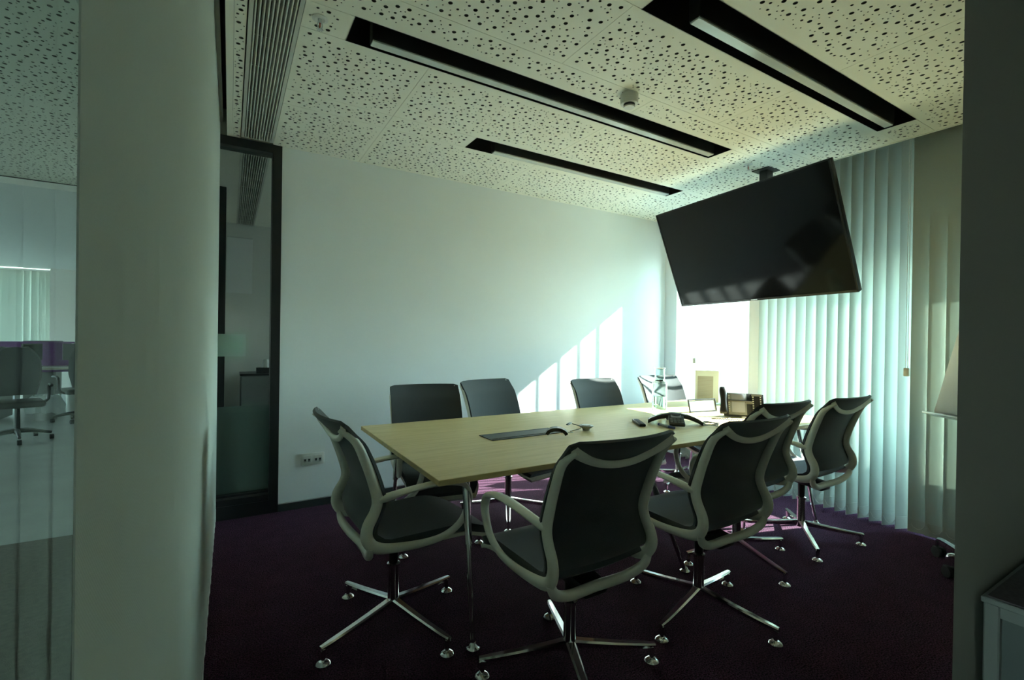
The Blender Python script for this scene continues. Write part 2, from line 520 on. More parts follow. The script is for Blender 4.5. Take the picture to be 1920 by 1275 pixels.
struct('wall_window', MB().bb((FX, 1.22, 0.7), (FX + 0.15, 1.50, 2.13)), 'facade', 'pier between two windows behind the blinds', 'wall')
# neighbouring room facade: unseen, open slit added to let in a little daylight
struct('wall_window', MB().bb((FX, WY + 0.12, 0), (FX + 0.1, 7.42, 1.5)), 'facade', 'unseen parapet below the added light slit of the neighbouring room', 'wall')
struct('wall_window', MB().bb((FX, WY + 0.12, 1.68), (FX + 0.1, 7.42, 3.2)), 'facade', 'unseen upper facade above the added light slit of the neighbouring room', 'wall')

# ------------------------------------------------------------------ perforated ceiling
def perforations(rect, excl, r):
    """random round holes in three sizes, kept apart, away from edges and fittings"""
    x0, y0, x1, y1 = rect
    pts = []
    cell = 0.05
    grid = {}
    area = (x1 - x0) * (y1 - y0)
    for rad, dens, gap in ((0.0104, 190, 0.030), (0.0068, 230, 0.017), (0.0036, 420, 0.011)):
        m = 0.022 + rad
        if x1 - x0 < 2 * m or y1 - y0 < 2 * m: continue
        for _ in range(int(area * dens * 2.2)):
            x = r.uniform(x0 + m, x1 - m); y = r.uniform(y0 + m, y1 - m)
            if any(a - rad < x < c + rad and b - rad < y < d + rad for a, b, c, d in excl): continue
            gx, gy = int(x / cell), int(y / cell)
            ok = True
            for i in (-1, 0, 1):
                for j in (-1, 0, 1):
                    for (px, py, pr) in grid.get((gx + i, gy + j), ()):
                        if (px - x) ** 2 + (py - y) ** 2 < (pr + rad + gap) ** 2:
                            ok = False; break
                    if not ok: break
                if not ok: break
            if ok:
                grid.setdefault((gx, gy), []).append((x, y, rad))
                pts.append((x, y, rad))
    return pts

def panel_mesh(rect, holes, z):
    x0, y0, x1, y1 = rect
    cx, cy = (x0 + x1) / 2, (y0 + y1) / 2
    vs = [Vector((x0 - cx, y0 - cy)), Vector((x1 - cx, y0 - cy)), Vector((x1 - cx, y1 - cy)), Vector((x0 - cx, y1 - cy))]
    faces = [[0, 1, 2, 3]]
    loops = []
    for (x, y, rad) in holes:
        k = 10 if rad > 0.009 else (8 if rad > 0.005 else 6)
        b = len(vs)
        vs += [Vector((x - cx + rad * math.cos(2 * PI * i / k + 0.3), y - cy + rad * math.sin(2 * PI * i / k + 0.3))) for i in range(k)]
        faces.append(list(range(b, b + k)))
        loops.append((b, k))
    if holes:
        ov, oe, of, _, _, orig = delaunay_2d_cdt(vs, [], faces, 0, 1e-6)
        tri = [t for t, o in zip(of, orig) if all(q == 0 for q in o)]
    else:
        ov, tri = vs, [[0, 1, 2, 3]]
    V = [(v.x, v.y, 0) for v in ov]
    F = [tuple(reversed(t)) for t in tri]
    MI = [0] * len(F)
    D = 0.008
    for (b, k) in loops:
        s = len(V)
        V += [(vs[b + i].x, vs[b + i].y, 0) for i in range(k)] + [(vs[b + i].x, vs[b + i].y, D) for i in range(k)]
        for i in range(k):
            j = (i + 1) % k
            F.append((s + i, s + j, s + k + j, s + k + i)); MI.append(1)
    s = len(V)
    c4 = [(x0 - cx, y0 - cy), (x1 - cx, y0 - cy), (x1 - cx, y1 - cy), (x0 - cx, y1 - cy)]
    V += [(x, y, 0) for x, y in c4] + [(x, y, D) for x, y in c4]
    for i in range(4):
        j = (i + 1) % 4
        F.append((s + i, s + j, s + 4 + j, s + 4 + i)); MI.append(0)
    F.append((s + 7, s + 6, s + 5, s + 4)); MI.append(1)
    me = bpy.data.meshes.new('ceiling_panel')
    me.from_pydata(V, [], F)
    me.materials.append(MATS['ceiling_paint']); me.materials.append(MATS['fleece'])
    me.polygons.foreach_set('material_index', MI)
    me.update()
    return me, (cx, cy, z)

S1 = (0.48, 2.24, 3.27, 2.445)
S2 = (1.55, 1.295, 3.82, 1.51)
S3 = (1.54, 3.11, 3.785, 3.315)
strips = [S1, S2, S3]
fit_x = [(0.342, 2.342, 0.035), (3.658, 2.351, 0.035), (2.034, 2.072, 0.04), (3.92, 2.355, 0.03)]
M_ = 0.055
excl = [(a - M_, b - M_, c + M_, d + M_) for a, b, c, d in strips] + [(x - r_, y - r_, x + r_, y + r_) for x, y, r_ in fit_x]
ceil = thing('ceiling', 'white ceiling of perforated boards with random round holes', 'ceiling', (2.1, 2.2, CZ), kind='structure')
g = 0.0012
XE = 4.13
rects = []
def row(y0, y1, xs):
    for a, b in xs: rects.append((a + g, y0 + g, b - g, y1 - g))
row(-1.3, 0.42, [(0.27, 1.5), (1.5, 3.0), (3.0, 4.4)])
row(0.42, 1.295, [(0.27, 1.5), (1.5, 2.8), (2.8, XE)])
row(1.295, 1.51, [(0.27, 1.55), (3.82, XE)])
row(1.51, 2.03, [(0.27, 1.5), (1.5, 2.8), (2.8, XE)])
row(2.03, 2.24, [(0.27, 2.2), (2.2, XE)])
row(2.24, 2.445, [(0.27, 0.48), (3.27, XE)])
row(2.445, 3.11, [(0.27, 0.915), (0.915, 2.2), (2.2, 3.5), (3.5, XE)])
row(3.11, 3.315, [(0.27, 0.915), (0.915, 1.54), (3.785, XE)])
row(3.315, WY, [(0.27, 0.915), (0.915, 2.2), (2.2, 3.5), (3.5, XE)])
row(2.65, WY, [(XE, 4.48)])
row(-1.3, WY, [(0.0, 0.052)])
for q in rects:
    seed = random.Random(int(q[0] * 1000 + q[1] * 7777))
    hs = [] if q[3] < 0 else perforations(q, excl, seed) if q[2] - q[0] > 0.1 else [h for h in perforations((q[0] - 0.02, q[1], q[2] + 0.02, q[3]), [], seed) if q[0] + h[2] + .002 < h[0] < q[2] - h[2] - .002]
    me, loc = panel_mesh(q, hs, CZ)
    obj('ceiling_panel', me, None, ceil, (loc[0] - 2.1, loc[1] - 2.2, 0))
struct('trim_1', MB().bb((-0.034, -1.3, CZ), (0.0, WY, CZ + 0.16)), 'ceiling_paint', 'plain white ceiling edge beside the left blind pocket', 'trim')
struct('trim_2', MB().bb((XE, 0.54, CZ - 0.004), (XE + 0.012, 2.65, CZ + 0.2)), 'ceiling_paint', 'white ceiling edge along the window blind pocket', 'trim')
struct('trim_3', MB().bb((4.48, 2.65, CZ - 0.004), (4.492, WY, CZ + 0.2)), 'ceiling_paint', 'white ceiling edge at the far corner blind pocket', 'trim')
struct('trim_4', MB().bb((XE, 2.638, CZ - 0.004), (4.49, 2.65, CZ + 0.2)), 'ceiling_paint', 'white ceiling edge stepping back behind the television', 'trim')
# office ceilings
oc = thing('ceiling', 'perforated white ceiling of the open office beyond the glass', 'ceiling', (-3, 2.2, CZ), kind='structure')
for q in [(-1.9, 0.6, -0.60, 2.4), (-1.9, 2.4, -0.60, 4.2), (-1.9, 4.2, -0.60, 6.3)]:
    me, loc = panel_mesh(q, perforations(q, [], random.Random(int(q[1] * 99))), CZ)
    obj('ceiling_panel', me, None, oc, (loc[0] + 3, loc[1] - 2.2, 0))
for q in [(-0.36, -1.3, -0.125, 6.3), (-9, -1.3, -1.9, 6.3), (-1.9, -1.3, -0.6, 0.6)]:
    me, loc = panel_mesh(q, [], CZ)
    obj('ceiling_panel', me, None, oc, (loc[0] + 3, loc[1] - 2.2, 0))
struct('ceiling', MB().bb((-9, 6.3, 2.78), (-0.19, 14.7, 2.84)), 'office_white', 'plain white ceiling at the far end of the open office', 'ceiling')

def grille(name, x0, x1, y0, y1, label):
    t = thing(name, label, 'air grille', ((x0 + x1) / 2, (y0 + y1) / 2, CZ))
    hx, hy = (x1 - x0) / 2, (y1 - y0) / 2
    f = MB()
    for s in (-1, 1):
        f.bb((min(s * hx, s * (hx + 0.018)), -hy, -0.004), (max(s * hx, s * (hx + 0.018)), hy, 0.05))
        f.bb((-hx, min(s * hy, s * (hy - 0.012)), -0.004), (hx, max(s * hy, s * (hy - 0.012)), 0.05))
    obj('frame', f, 'grille_white', t)
    obj('backing', MB().bb((-hx, -hy, 0.05), (hx, hy, 0.06)), 'black_paint', t)
    n = 10
    bl = MB().bb((-0.0028, -hy + 0.01, -0.002), (0.0028, hy - 0.01, 0.026)).mesh('blade')
    for i in range(n):
        obj('blade', bl, 'grille_white', t, (-hx + (i + 0.5) * 2 * hx / n, 0, 0), (0, R(-14), 0))
    rod = MB().tube((-hx, 0, 0.012), (hx, 0, 0.012), 0.002, n=6).mesh('cross_rod')
    k = max(2, int((y1 - y0) / 0.3))
    for i in range(k):
        obj('cross_rod', rod, 'grille_white', t, (0, -hy + (i + 0.5) * 2 * hy / k, 0))
grille('air_grille', 0.075, 0.25, -1.2, 4.04, 'long white slotted air grille in the ceiling beside the left blind')
grille('air_grille', 0.075, 0.25, 4.3, 7.25, 'slotted air grille in the neighbouring room, seen through the far glass panel')
grille('air_grille', -0.58, -0.38, 0.6, 6.2, 'slotted air grille in the office ceiling beyond the near glass')

# ------------------------------------------------------------------ recessed ceiling lamps (switched off)
def ceiling_lamp(S, lx0, lx1, label):
    x0, y0, x1, y1 = S
    t = thing('ceiling_lamp', label, 'ceiling lamp', ((x0 + x1) / 2, (y0 + y1) / 2, CZ), group='linear lamps in black ceiling recesses')
    hx, hy, d, w = (x1 - x0) / 2, (y1 - y0) / 2, 0.17, 0.004
    r = MB()
    r.bb((-hx - w, -hy - w, 0.0), (hx + w, -hy, d)); r.bb((-hx - w, hy, 0.0), (hx + w, hy + w, d))
    r.bb((-hx - w, -hy, 0.0), (-hx, hy, d)); r.bb((hx, -hy, 0.0), (hx + w, hy, d)); r.bb((-hx, -hy, d - w), (hx, hy, d))
    obj('recess', r, 'black_paint', t)
    cx = (lx0 + lx1) / 2 - (x0 + x1) / 2
    hl = (lx1 - lx0) / 2
    obj('housing', MB().bb((cx - hl, -0.028, -0.028), (cx + hl, 0.028, 0.10), 0.002, 1), 'lamp_body', t)
    obj('diffuser', MB().bb((cx - hl + 0.003, -0.025, -0.036), (cx + hl - 0.003, 0.025, -0.027), 0.002, 1), 'diffuser', t)
    hk = MB()
    for s in (-0.8, 0.8): hk.tube((cx + s * hl, 0, 0.09), (cx + s * hl, 0, d - w), 0.004, n=8)
    obj('hanger', hk, 'lamp_body', t)
ceiling_lamp(S1, 0.576, 3.17, 'longest linear ceiling lamp, in the black recess above the table')
ceiling_lamp(S2, 1.763, 3.71, 'linear ceiling lamp nearest the entrance, its diffuser mirroring the window')
ceiling_lamp(S3, 1.727, 3.68, 'shortest-looking linear ceiling lamp, in the recess nearest the white back wall')

def sprinkler(x, y, label):
    t = thing('sprinkler', label, 'sprinkler', (x, y, CZ), group='ceiling sprinklers')
    obj('cover_plate', MB().lathe([(0.001, 0), (0.032, 0), (0.035, -0.003), (0.022, -0.006), (0.018, -0.004), (0.001, -0.004)]), 'plastic_white', t)
    b = MB().tube((0, 0, -0.003), (0, 0, -0.02), 0.009, 0.007)
    for s in (-1, 1): b.path([(s * 0.008, 0, -0.018), (s * 0.011, 0, -0.03), (s * 0.008, 0, -0.042), (0, 0, -0.05)], 0.0022, sub=3, n=8)
    obj('frame_arms', b, 'aluminium', t)
    obj('bulb', MB().tube((0, 0, -0.02), (0, 0, -0.044), 0.0028, 0.0028, 8), 'red_bulb', t)
    dl = MB()
    dl.tube((0, 0, -0.05), (0, 0, -0.052), 0.010, 0.010, 12)
    for k in range(8):
        a = k * PI / 4
        dl.box((0.012 * math.cos(a), 0.012 * math.sin(a), -0.051), (0.008, 0.003, 0.0015), Euler((0, 0, a)))
    obj('deflector', dl, 'aluminium', t)
sprinkler(0.342, 2.342, 'sprinkler with red bulb beside the slotted air grille')
sprinkler(3.658, 2.351, 'sprinkler with red bulb beside the television pole')
t = thing('smoke_detector', 'round white smoke detector between two ceiling lamps', 'smoke detector', (2.034, 2.072, CZ))
obj('base', MB().lathe([(0.001, 0), (0.052, 0), (0.053, -0.02), (0.052, -0.052), (0.05, -0.056), (0.001, -0.056)], n=32), 'plastic_white', t)
obj('sensor_ring', MB().lathe([(0.034, -0.05), (0.033, -0.066), (0.02, -0.066)], n=24), 'plastic_dark', t)
obj('sensor_cap', MB().lathe([(0.001, -0.05), (0.026, -0.05), (0.028, -0.068), (0.034, -0.069), (0.031, -0.076), (0.001, -0.079)], n=24), 'plastic_white', t)

# ------------------------------------------------------------------ vertical blinds
SLW = 0.127
def slat_mesh(w, h, curve=0.0014):
    b = MB()
    n = 4
    th = 0.0012
    fr = [(-w / 2 + w * i / n, curve * (1 - (2 * i / n - 1) ** 2)) for i in range(n + 1)]
    poly = [(x, y) for x, y in fr] + [(x, y + th) for x, y in reversed(fr)]
    return b.prism(poly, 0, h).mesh('slat')
def hem_mesh(w, curve=0.0014):
    b = MB()
    fr = [(-w / 2 + w * i / 4, curve * (1 - (2 * i / 4 - 1) ** 2)) for i in range(5)]
    poly = [(x, y - 0.0016) for x, y in fr] + [(x, y + 0.0028) for x, y in reversed(fr)]
    return b.prism(poly, -0.004, 0.085).mesh('hem_weight')
HEM = hem_mesh(SLW - 0.002)
def blind(label, axis, ys, x, z0, z1, angs, ctrl=None, rail=None, w=SLW):
    """slats hang in the plane X = x; angs = direction angle of each slat in plan"""
    yc = (ys[0] + ys[-1]) / 2
    t = thing('vertical_blind', label, 'blind', (x, yc, z0), group='vertical blinds')
    sm = slat_mesh(w, z1 - z0)
    half = abs(ys[-1] - ys[0]) / 2 + 0.05
    if rail: half = rail
    obj('headrail', MB().bb((-0.022, -half, z1 - z0), (0.022, half, z1 - z0 + 0.035), 0.004, 1), 'plastic_white', t)
    prev = None
    ch = MB()
    for y, a in zip(ys, angs):
        s = obj('slat', sm, 'slat_fabric', t, (0, y - yc, 0), (0, 0, a))
        obj('hem_weight', HEM, 'hem_fabric', s)
        if prev is not None:
            for sg in (-1, 1):
                p = Vector((sg * 0.055 * math.cos(prev[1]), prev[0] - yc + sg * 0.055 * math.sin(prev[1]), 0.075))
                q = Vector((sg * 0.055 * math.cos(a), y - yc + sg * 0.055 * math.sin(a), 0.075))
                md = (p + q) / 2 - Vector((0, 0, 0.05))
                ch.path([p, p * .75 + q * .25 - Vector((0, 0, 0.04)), md, p * .25 + q * .75 - Vector((0, 0, 0.04)), q], 0.0013, n=5)
        prev = (y, a)
    obj('bottom_chain', ch, 'bead', t)['kind'] = 'stuff'
    if ctrl:
        cy, cz, dx = ctrl
        for s in (-1, 1):
            obj('control_chain', MB().tube((dx, cy - yc + s * 0.006, cz - z0), (dx, cy - yc + s * 0.006, z1 - z0), 0.0018, n=6), 'bead', t)
        obj('chain_weight', MB().box((dx, cy - yc, cz - z0 - 0.02), (0.026, 0.036, 0.062), None, 0.008), 'plastic_cream', t)
    return t
sun_ang = math.atan2(SUN_T, -1)               # slat direction that lets the sun straight through
def j(a=1.2): return R(rng.uniform(-a, a))
# corner window bay
ysA = [3.46 + i * 0.0815 for i in range(5)]
ysA0 = [2.87 + i * 0.0815 for i in range(7)]
blind('sunlit white vertical blind in the far corner below the television', 'y', ysA0 + ysA, 4.60, 0.02, 2.98,
      [sun_ang + R(9) + j() for _ in ysA0] + [sun_ang + R(11.5) + j(0.6) for _ in ysA], ctrl=(3.50, 1.18, -0.10))
# middle bay
ysB = [1.496 + i * 0.0829 for i in range(14)]
angB = [sun_ang + (R(1.3) if i > 2 else R(-6)) + j(0.6) for i in range(14)]
blind('white vertical blind with overlapped slats behind the right-hand chairs', 'y', ysB, 4.30, 0.018, 2.98, angB, ctrl=(1.462, 1.20, -0.075))
# right bay, turned almost parallel to the window
ysC = [0.615 + i * 0.098 for i in range(9)]
blind('white vertical blind with flat closed slats at the wall end, behind the flip chart', 'y', ysC, 4.30, 0.018, 2.98,
      [R(104) + j(2.0) for _ in ysC])
# long blind along the left glass partition
ysL = [0.457 + i * 0.11 for i in range(33)]
blind('long white vertical blind along the glass partition at the near left', 'y', ysL, -0.08, 0.02, 2.92,
      [R(90) - R(rng.uniform(1.2, 3.8)) for _ in ysL])

# ------------------------------------------------------------------ glazed partitions
w = thing('window_4', 'full-height glass partition to the open office at the left edge', 'glass partition', (-0.145, 1.4, 0), kind='structure')
obj('window_frame', MB().bb((-0.02, -2.7, 0), (0.02, 2.69, 0.03)).bb((-0.02, -2.7, 2.82), (0.02, 2.69, 3.05)), 'frame_black', w)
obj('pane', MB().bb((-0.005, -2.7, 0.03), (0.005, 2.66, 2.82)), 'partition_glass', w)
w = thing('window_5', 'narrow black-framed glass panel at the far end of the left blind', 'glass panel', (0.125, WY + 0.03, 0), kind='structure')
f = MB()
f.bb((0.145, -0.04, 0), (0.21, 0.09, 2.85)); f.bb((-0.27, -0.04, 0), (-0.225, 0.09, 2.85))
f.bb((-0.225, -0.04, 2.785), (0.145, 0.09, 2.85)); f.bb((-0.225, -0.04, 0), (0.145, 0.09, 0.10))
f.bb((-0.225, -0.03, 0.10), (0.145, 0.07, 0.145)); f.bb((-0.225, -0.02, 0.16), (0.145, 0.05, 0.175))
obj('window_frame', f, 'frame_black', w)
obj('pane', MB().bb((-0.225, 0.02, 0.175), (0.145, 0.03, 2.785)), 'partition_glass', w)
obj('frosted_film', MB().bb((-0.225, 0.0305, 0.175), (0.145, 0.0325, 0.835)), 'frost_film', w, label='grey frosted band across the lower glass')
obj('paper_sign', MB().bb((-0.225, 0.031, 1.215), (-0.02, 0.033, 1.385)), 'paper', w, label='blank pale sheet fixed to the glass')
struct('wall_back', MB().bb((0.335, WY + 0.01, 2.85), (-0.145, WY + 0.1, 3.05)), 'ceiling_paint', 'closing strip above the far glass panel', 'wall')

# ------------------------------------------------------------------ conference chair (prototype at the origin, facing +Y)
rail_pts = [(.245, -.326, 1.004), (.257, -.262, .955), (.254, -.218, .865), (.250, -.186, .780), (.248, -.163, .700), (.249, -.174, .648),
            (.252, -.204, .596), (.252, -.208, .545), (.247, -.172, .498), (.247, -.085, .477), (.250, .055, .470), (.256, .155, .487),
            (.264, .228, .540), (.270, .262, .632), (.272, .247, .690), (.272, .212, .716), (.272, .110, .732), (.268, -.020, .724), (.254, -.135, .702), (.249, -.165, .695)]
ra = [.006, .013, .015, .015, .016, .016, .017, .018, .018, .016, .014, .014, .016, .019, .022, .024, .025, .023, .018, .013]
rb = [.007, .017, .021, .023, .026, .026, .026, .026, .025, .021, .017, .016, .015, .014, .013, .0125, .0125, .013, .018, .014]
prof = [(y, z) for _, y, z in rail_pts[:9]]
def prof_at(z):
    pr = sorted(prof, key=lambda p: p[1])
    if z <= pr[0][1]: return pr[0][0]
    for (a, za), (b, zb) in zip(pr, pr[1:]):
        if za <= z <= zb:
            q = (z - za) / (zb - za)
            return a + (b - a) * q
    return pr[-1][0]
def smooth_prof(z):
    return sum(prof_at(z + d) for d in (-.03, -.015, 0, .015, .03)) / 5
def back_f(u, v):
    x = (u * 2 - 1) * 0.262
    z = 0.542 + v * (1.036 - 0.542)
    k = (1 - (x / 0.262) ** 2)
    sag = 0.030 + 0.022 * v
    y = smooth_prof(min(z, 1.03)) + 0.031 - sag * k
    if v > .93: y -= 0.012 * (v - .93) / .07
    rc = 0.012
    if z > 1.036 - rc and abs(x) > .262 - rc:
        d = abs(x) - (.262 - rc)
        z = min(z, 1.036 - rc + math.sqrt(max(0, rc * rc - d * d)) )
    return (x, y, z)
def seat_f(u, v):
    y = -0.165 + v * (0.425 + 0.165)
    hw = 0.232
    if v > .8: hw -= 0.05 * ((v - .8) / .2) ** 2
    x = (u * 2 - 1) * hw
    k = 1 - (x / hw) ** 2
    z = 0.492 - 0.014 * k * (1 - v)
    if y > .22: z -= 0.075 * ((y - .22) / .205) ** 1.8
    if v < .12: z += 0.035 * (1 - v / .12) ** 2
    return (x, y, z)
def shell_f(u, v):
    x, y, z = seat_f(u, .16 + .84 * v)
    return (x * 1.01, y + 0.016 * v, z - 0.031)
def make_chair():
    t = thing('conference_chair', 'chair', 'chair')
    b = MB(); b.sheet(lambda u, v: back_f(1 - u, v), 16, 26, 0.013); obj('backrest', b, 'chair_fabric', t)
    b = MB(); b.sheet(seat_f, 14, 18, 0.036); obj('seat', b, 'chair_fabric', t)
    b = MB(); b.sheet(shell_f, 12, 16, 0.016); obj('seat_shell', b, 'plastic_grey', t)
    for s in (-1, 1):
        b = MB().path([(x * s, y, z) for x, y, z in rail_pts], ra, rb, side=(1, 0, 0), n=12, sub=4)
        obj('side_frame', b, 'plastic_grey', t)
    # curved top bar under the head pad
    pts = []
    for i in range(13):
        q = i / 12 * 2 - 1
        x = q * 0.246
        z = 1.010 - 0.078 * (1 - abs(q) ** 2.2)
        k = 1 - q * q
        v = (z - .542) / .494
        y = smooth_prof(z) + 0.031 - (0.030 + 0.022 * v) * k - 0.022
        pts.append((x, y, z))
    b = MB().path(pts, [.010] + [.009] * 11 + [.010], [.014 + .010 * abs(i / 12 * 2 - 1) ** 3 for i in range(13)], side=(0, 1, 0), n=10, sub=2)
    obj('top_bar', b, 'plastic_grey', t)
    # lower crossbar
    b = MB().path([(-.250, -.195, .505), (-.225, -.190, .462), (-.14, -.170, .428), (0, -.150, .416), (.14, -.170, .428), (.225, -.190, .462), (.250, -.195, .505)],
                  [.014, .018, .020, .022, .020, .018, .014], [.018, .020, .020, .021, .020, .020, .018], side=(0, 1, 0), n=12, sub=4)
    obj('lower_crossbar', b, 'plastic_grey', t)
    b = MB()
    b.box((0, -.055, .415), (.12, .22, .05), Euler((R(6), 0, 0)), 0.012)
    b.tube((0, 0, .29), (0, 0, .41), .021, .024, 16)
    obj('tilt_mechanism', b, 'plastic_black', t)
    b = MB().lathe([(.001, .085), (.030, .085), (.033, .10), (.0265, .125), (.0265, .282), (.001, .282)], n=24)
    obj('column', b, 'chrome', t)
    obj('collar', MB().lathe([(.0265, .276), (.031, .278), (.031, .292), (.022, .296), (.020, .276)], n=24), 'chrome', t)
    leg = MB()
    rings = []
    for i in range(9):
        q = i / 8
        x = .012 + q * .368
        zt = .128 - .048 * q - .003 * math.sin(PI * q)
        wd = .021 - .006 * q
        if i == 8: wd *= .75
        hh = .034 - .014 * q
        rings.append([Vector((x, -wd, zt - .006)), Vector((x, -wd * .6, zt)), Vector((x, wd * .6, zt)), Vector((x, wd, zt - .006)),
                      Vector((x, wd * .55, zt - hh)), Vector((x, -wd * .55, zt - hh))])
    leg.ring_surface(rings)
    leg = leg.mesh('base_leg')
    gl = MB().tube((0, 0, .012), (0, 0, .064), .009, .011, 12)
    gl.lathe([(.001, 0), (.029, 0), (.031, .004), (.027, .010), (.014, .017), (.001, .02)], n=20)
    gl = gl.mesh('glide')
    for k in range(4):
        l_ = obj('base_leg', leg, 'chrome', t, (0, 0, 0), (0, 0, k * PI / 2))
        obj('glide', gl, 'chrome', l_, (.366, 0, 0))
    return t
chair0 = make_chair()
GRP = 'conference chairs around the table'
chairs = [  # x, y, facing turn, base turn, scale, label
    (0.690, 2.235, -87, 22.3, 1.0, 'dark mesh chair with grey frame at the near short end of the table'),
    (1.238, 1.560, 1, -22.6, 1.0, 'large dark-backed chair nearest the camera, standing in front of the table'),
    (2.085, 1.575, 0, 12.3, 1.0, 'second chair along the near side of the table, in front of the desk telephone'),
    (2.810, 1.845, -1, -13, 1.0, 'third near-side chair, half hidden behind its neighbour'),
    (3.490, 1.800, 0, -48, 1.0, 'last near-side chair, standing in front of the closed window blind'),
    (1.225, 3.105, 171, 40, 0.985, 'dark far-side chair nearest the glass panel and the wall socket'),
    (1.905, 3.205, 192, -30, 0.995, 'narrow-looking turned chair on the far side, at the edge of the wall sun patch'),
    (2.900, 3.080, 178.5, 10, 0.98, 'grey-backed far-side chair in front of the striped sun patch'),
    (3.766, 3.100, 175, 25, 0.985, 'sunlit pale chair on the far side, behind the water carafe'),
]
for i, (x, y, rz, bz, sc, lab) in enumerate(chairs):
    c = chair0 if i == 0 else copy_tree(chair0)
    c.location = (x, y, 0)
    c.rotation_euler = (0, 0, R(rz))
    c.scale = (sc, sc, sc)
    tag(c, lab, 'chair', GRP)
    k = 0
    for ch in c.children:
        if ch.name.startswith('base_leg'):
            ch.rotation_euler = (0, 0, R(bz - rz) + k * PI / 2)
            k += 1

# ------------------------------------------------------------------ conference table
TZ = 0.785
TX0, TX1, TY0, TY1 = 0.755, 4.09, 1.84, 3.20
t = thing('conference_table', 'long light oak conference table with round chrome legs', 'table', ((TX0 + TX1) / 2, (TY0 + TY1) / 2, 0))
cx, cy = (TX0 + TX1) / 2, (TY0 + TY1) / 2
hx, hy = (TX1 - TX0) / 2, (TY1 - TY0) / 2
obj('tabletop', MB().bb((-hx, -hy, TZ - 0.026), (hx, hy, TZ), 0.002, 1), 'table_oak', t)
obj('beam', MB().bb((-hx + 0.25, -0.03, TZ - 0.052), (hx - 0.25, 0.03, TZ - 0.027)), 'lamp_body', t)
def table_leg(top, foot):
    top = Vector(top); foot = Vector(foot)
    d = (top - foot)
    b = MB()
    b.tube(foot + d * .03, foot + d * .60, .0125, .0125, 16)
    b.tube(foot + d * .585, top, .0175, .0175, 16)
    return b, foot
for top, foot in [((0.95, 1.99, .757), (.943, 1.873, 0)), ((2.06, 1.97, .757), (2.36, 1.878, 0)), ((3.80, 2.0, .757), (3.86, 1.88, 0)),
                  ((0.95, 3.02, .757), (.943, 3.10, 0)), ((3.30, 3.02, .757), (3.24, 3.12, 0)), ((3.93, 3.02, .757), (3.95, 3.12, 0))]:
    b, foot = table_leg(Vector(top) - Vector((cx, cy, 0)), Vector(foot) - Vector((cx, cy, 0)))
    l_ = obj('leg', b, 'chrome', t)
    obj('foot', MB().lathe([(.001, 0), (.028, 0), (.030, .006), (.02, .014), (.012, .03), (.001, .03)], foot, 20), 'chrome', l_)

# ------------------------------------------------------------------ television on a ceiling pole
tv = thing('television', 'large black flat television tilted down from a ceiling pole', 'television', (3.717, 2.445, 2.186))
q = (3.717, 2.445, 2.186)
yawt, tilt, rollt = 1.653, 0.39, 0.009
r_ = Vector((math.cos(yawt), -math.sin(yawt), 0))
f_ = Vector((math.sin(yawt) * math.cos(tilt), math.cos(yawt) * math.cos(tilt), math.sin(tilt)))
u_ = r_.cross(f_)
r2 = r_ * math.cos(rollt) + u_ * math.sin(rollt)
u2 = -r_ * math.sin(rollt) + u_ * math.cos(rollt)
tv.rotation_euler = Matrix((r2, f_, u2)).transposed().to_euler()     # local x right, y into the screen, z up
W_, H_ = 1.65, 0.957
obj('cabinet', MB().bb((-W_ / 2, 0.004, -H_ / 2), (W_ / 2, 0.045, H_ / 2), 0.006), 'bezel', tv)
fr = MB()
for s in (-1, 1): fr.bb((s * (W_ / 2 - .006) - .006, -.004, -H_ / 2), (s * (W_ / 2 - .006) + .006, .006, H_ / 2))
fr.bb((-W_ / 2, -.004, H_ / 2 - .012), (W_ / 2, .006, H_ / 2)); fr.bb((-W_ / 2, -.004, -H_ / 2), (W_ / 2, .006, -H_ / 2 + .018))
obj('bezel', fr, 'bezel', tv)
obj('screen', MB().bb((-W_ / 2 + .012, .0, -H_ / 2 + .018), (W_ / 2 - .012, .004, H_ / 2 - .012)), 'screen_glass', tv)
obj('badge', MB().bb((-.03, -.0055, -H_ / 2 + .005), (.03, -.004, -H_ / 2 + .011)), 'aluminium', tv, label='small silver badge strip')
obj('back_box', MB().bb((-.45, .045, -.3), (.45, .075, .25), 0.01), 'plastic_black', tv)
iv = tv.matrix_basis.inverted()
m = MB(); m.path([(3.92, 2.37, 2.17), (3.86, 2.41, 2.16), (3.79, 2.44, 2.17)], 0.03, n=12)
mw = MB()
mw.bb((3.875, 2.32, 2.10), (3.965, 2.39, CZ - .006), 0.004, 1)
mw.bb((3.80, 2.32, 2.11), (3.90, 2.39, 2.18), 0.004, 1)
mount = obj('mounting_pole', mw, 'lamp_body', tv)
mount.matrix_parent_inverse = iv
pl = MB().bb((3.83, 2.28, CZ - .008), (4.0, 2.43, CZ - .0005), 0.002, 1)
pp = obj('ceiling_plate', pl, 'lamp_body', tv)
pp.matrix_parent_inverse = iv
bpy.context.view_layer.update()

# ------------------------------------------------------------------ things on the table
# sunk cable box
t = thing('cable_box', 'dark flush cable box sunk into the middle of the tabletop', 'cable box', (1.575, 2.488, TZ + .0006), R(1))
obj('frame', MB().bb((-.26, -.083, 0), (.26, -.072, .004)).bb((-.26, .072, 0), (.26, .083, .004)).bb((-.26, -.072, 0), (-.249, .072, .004)).bb((.249, -.072, 0), (.26, .072, .004)), 'plastic_dark', t)
obj('lid', MB().bb((-.246, -.046, .0006), (.246, .069, .0034), 0.001, 1), 'plastic_dark', t)
obj('brush_strip', MB().bb((-.246, -.07, 0), (.246, -.050, .0016)), 'black_paint', t)
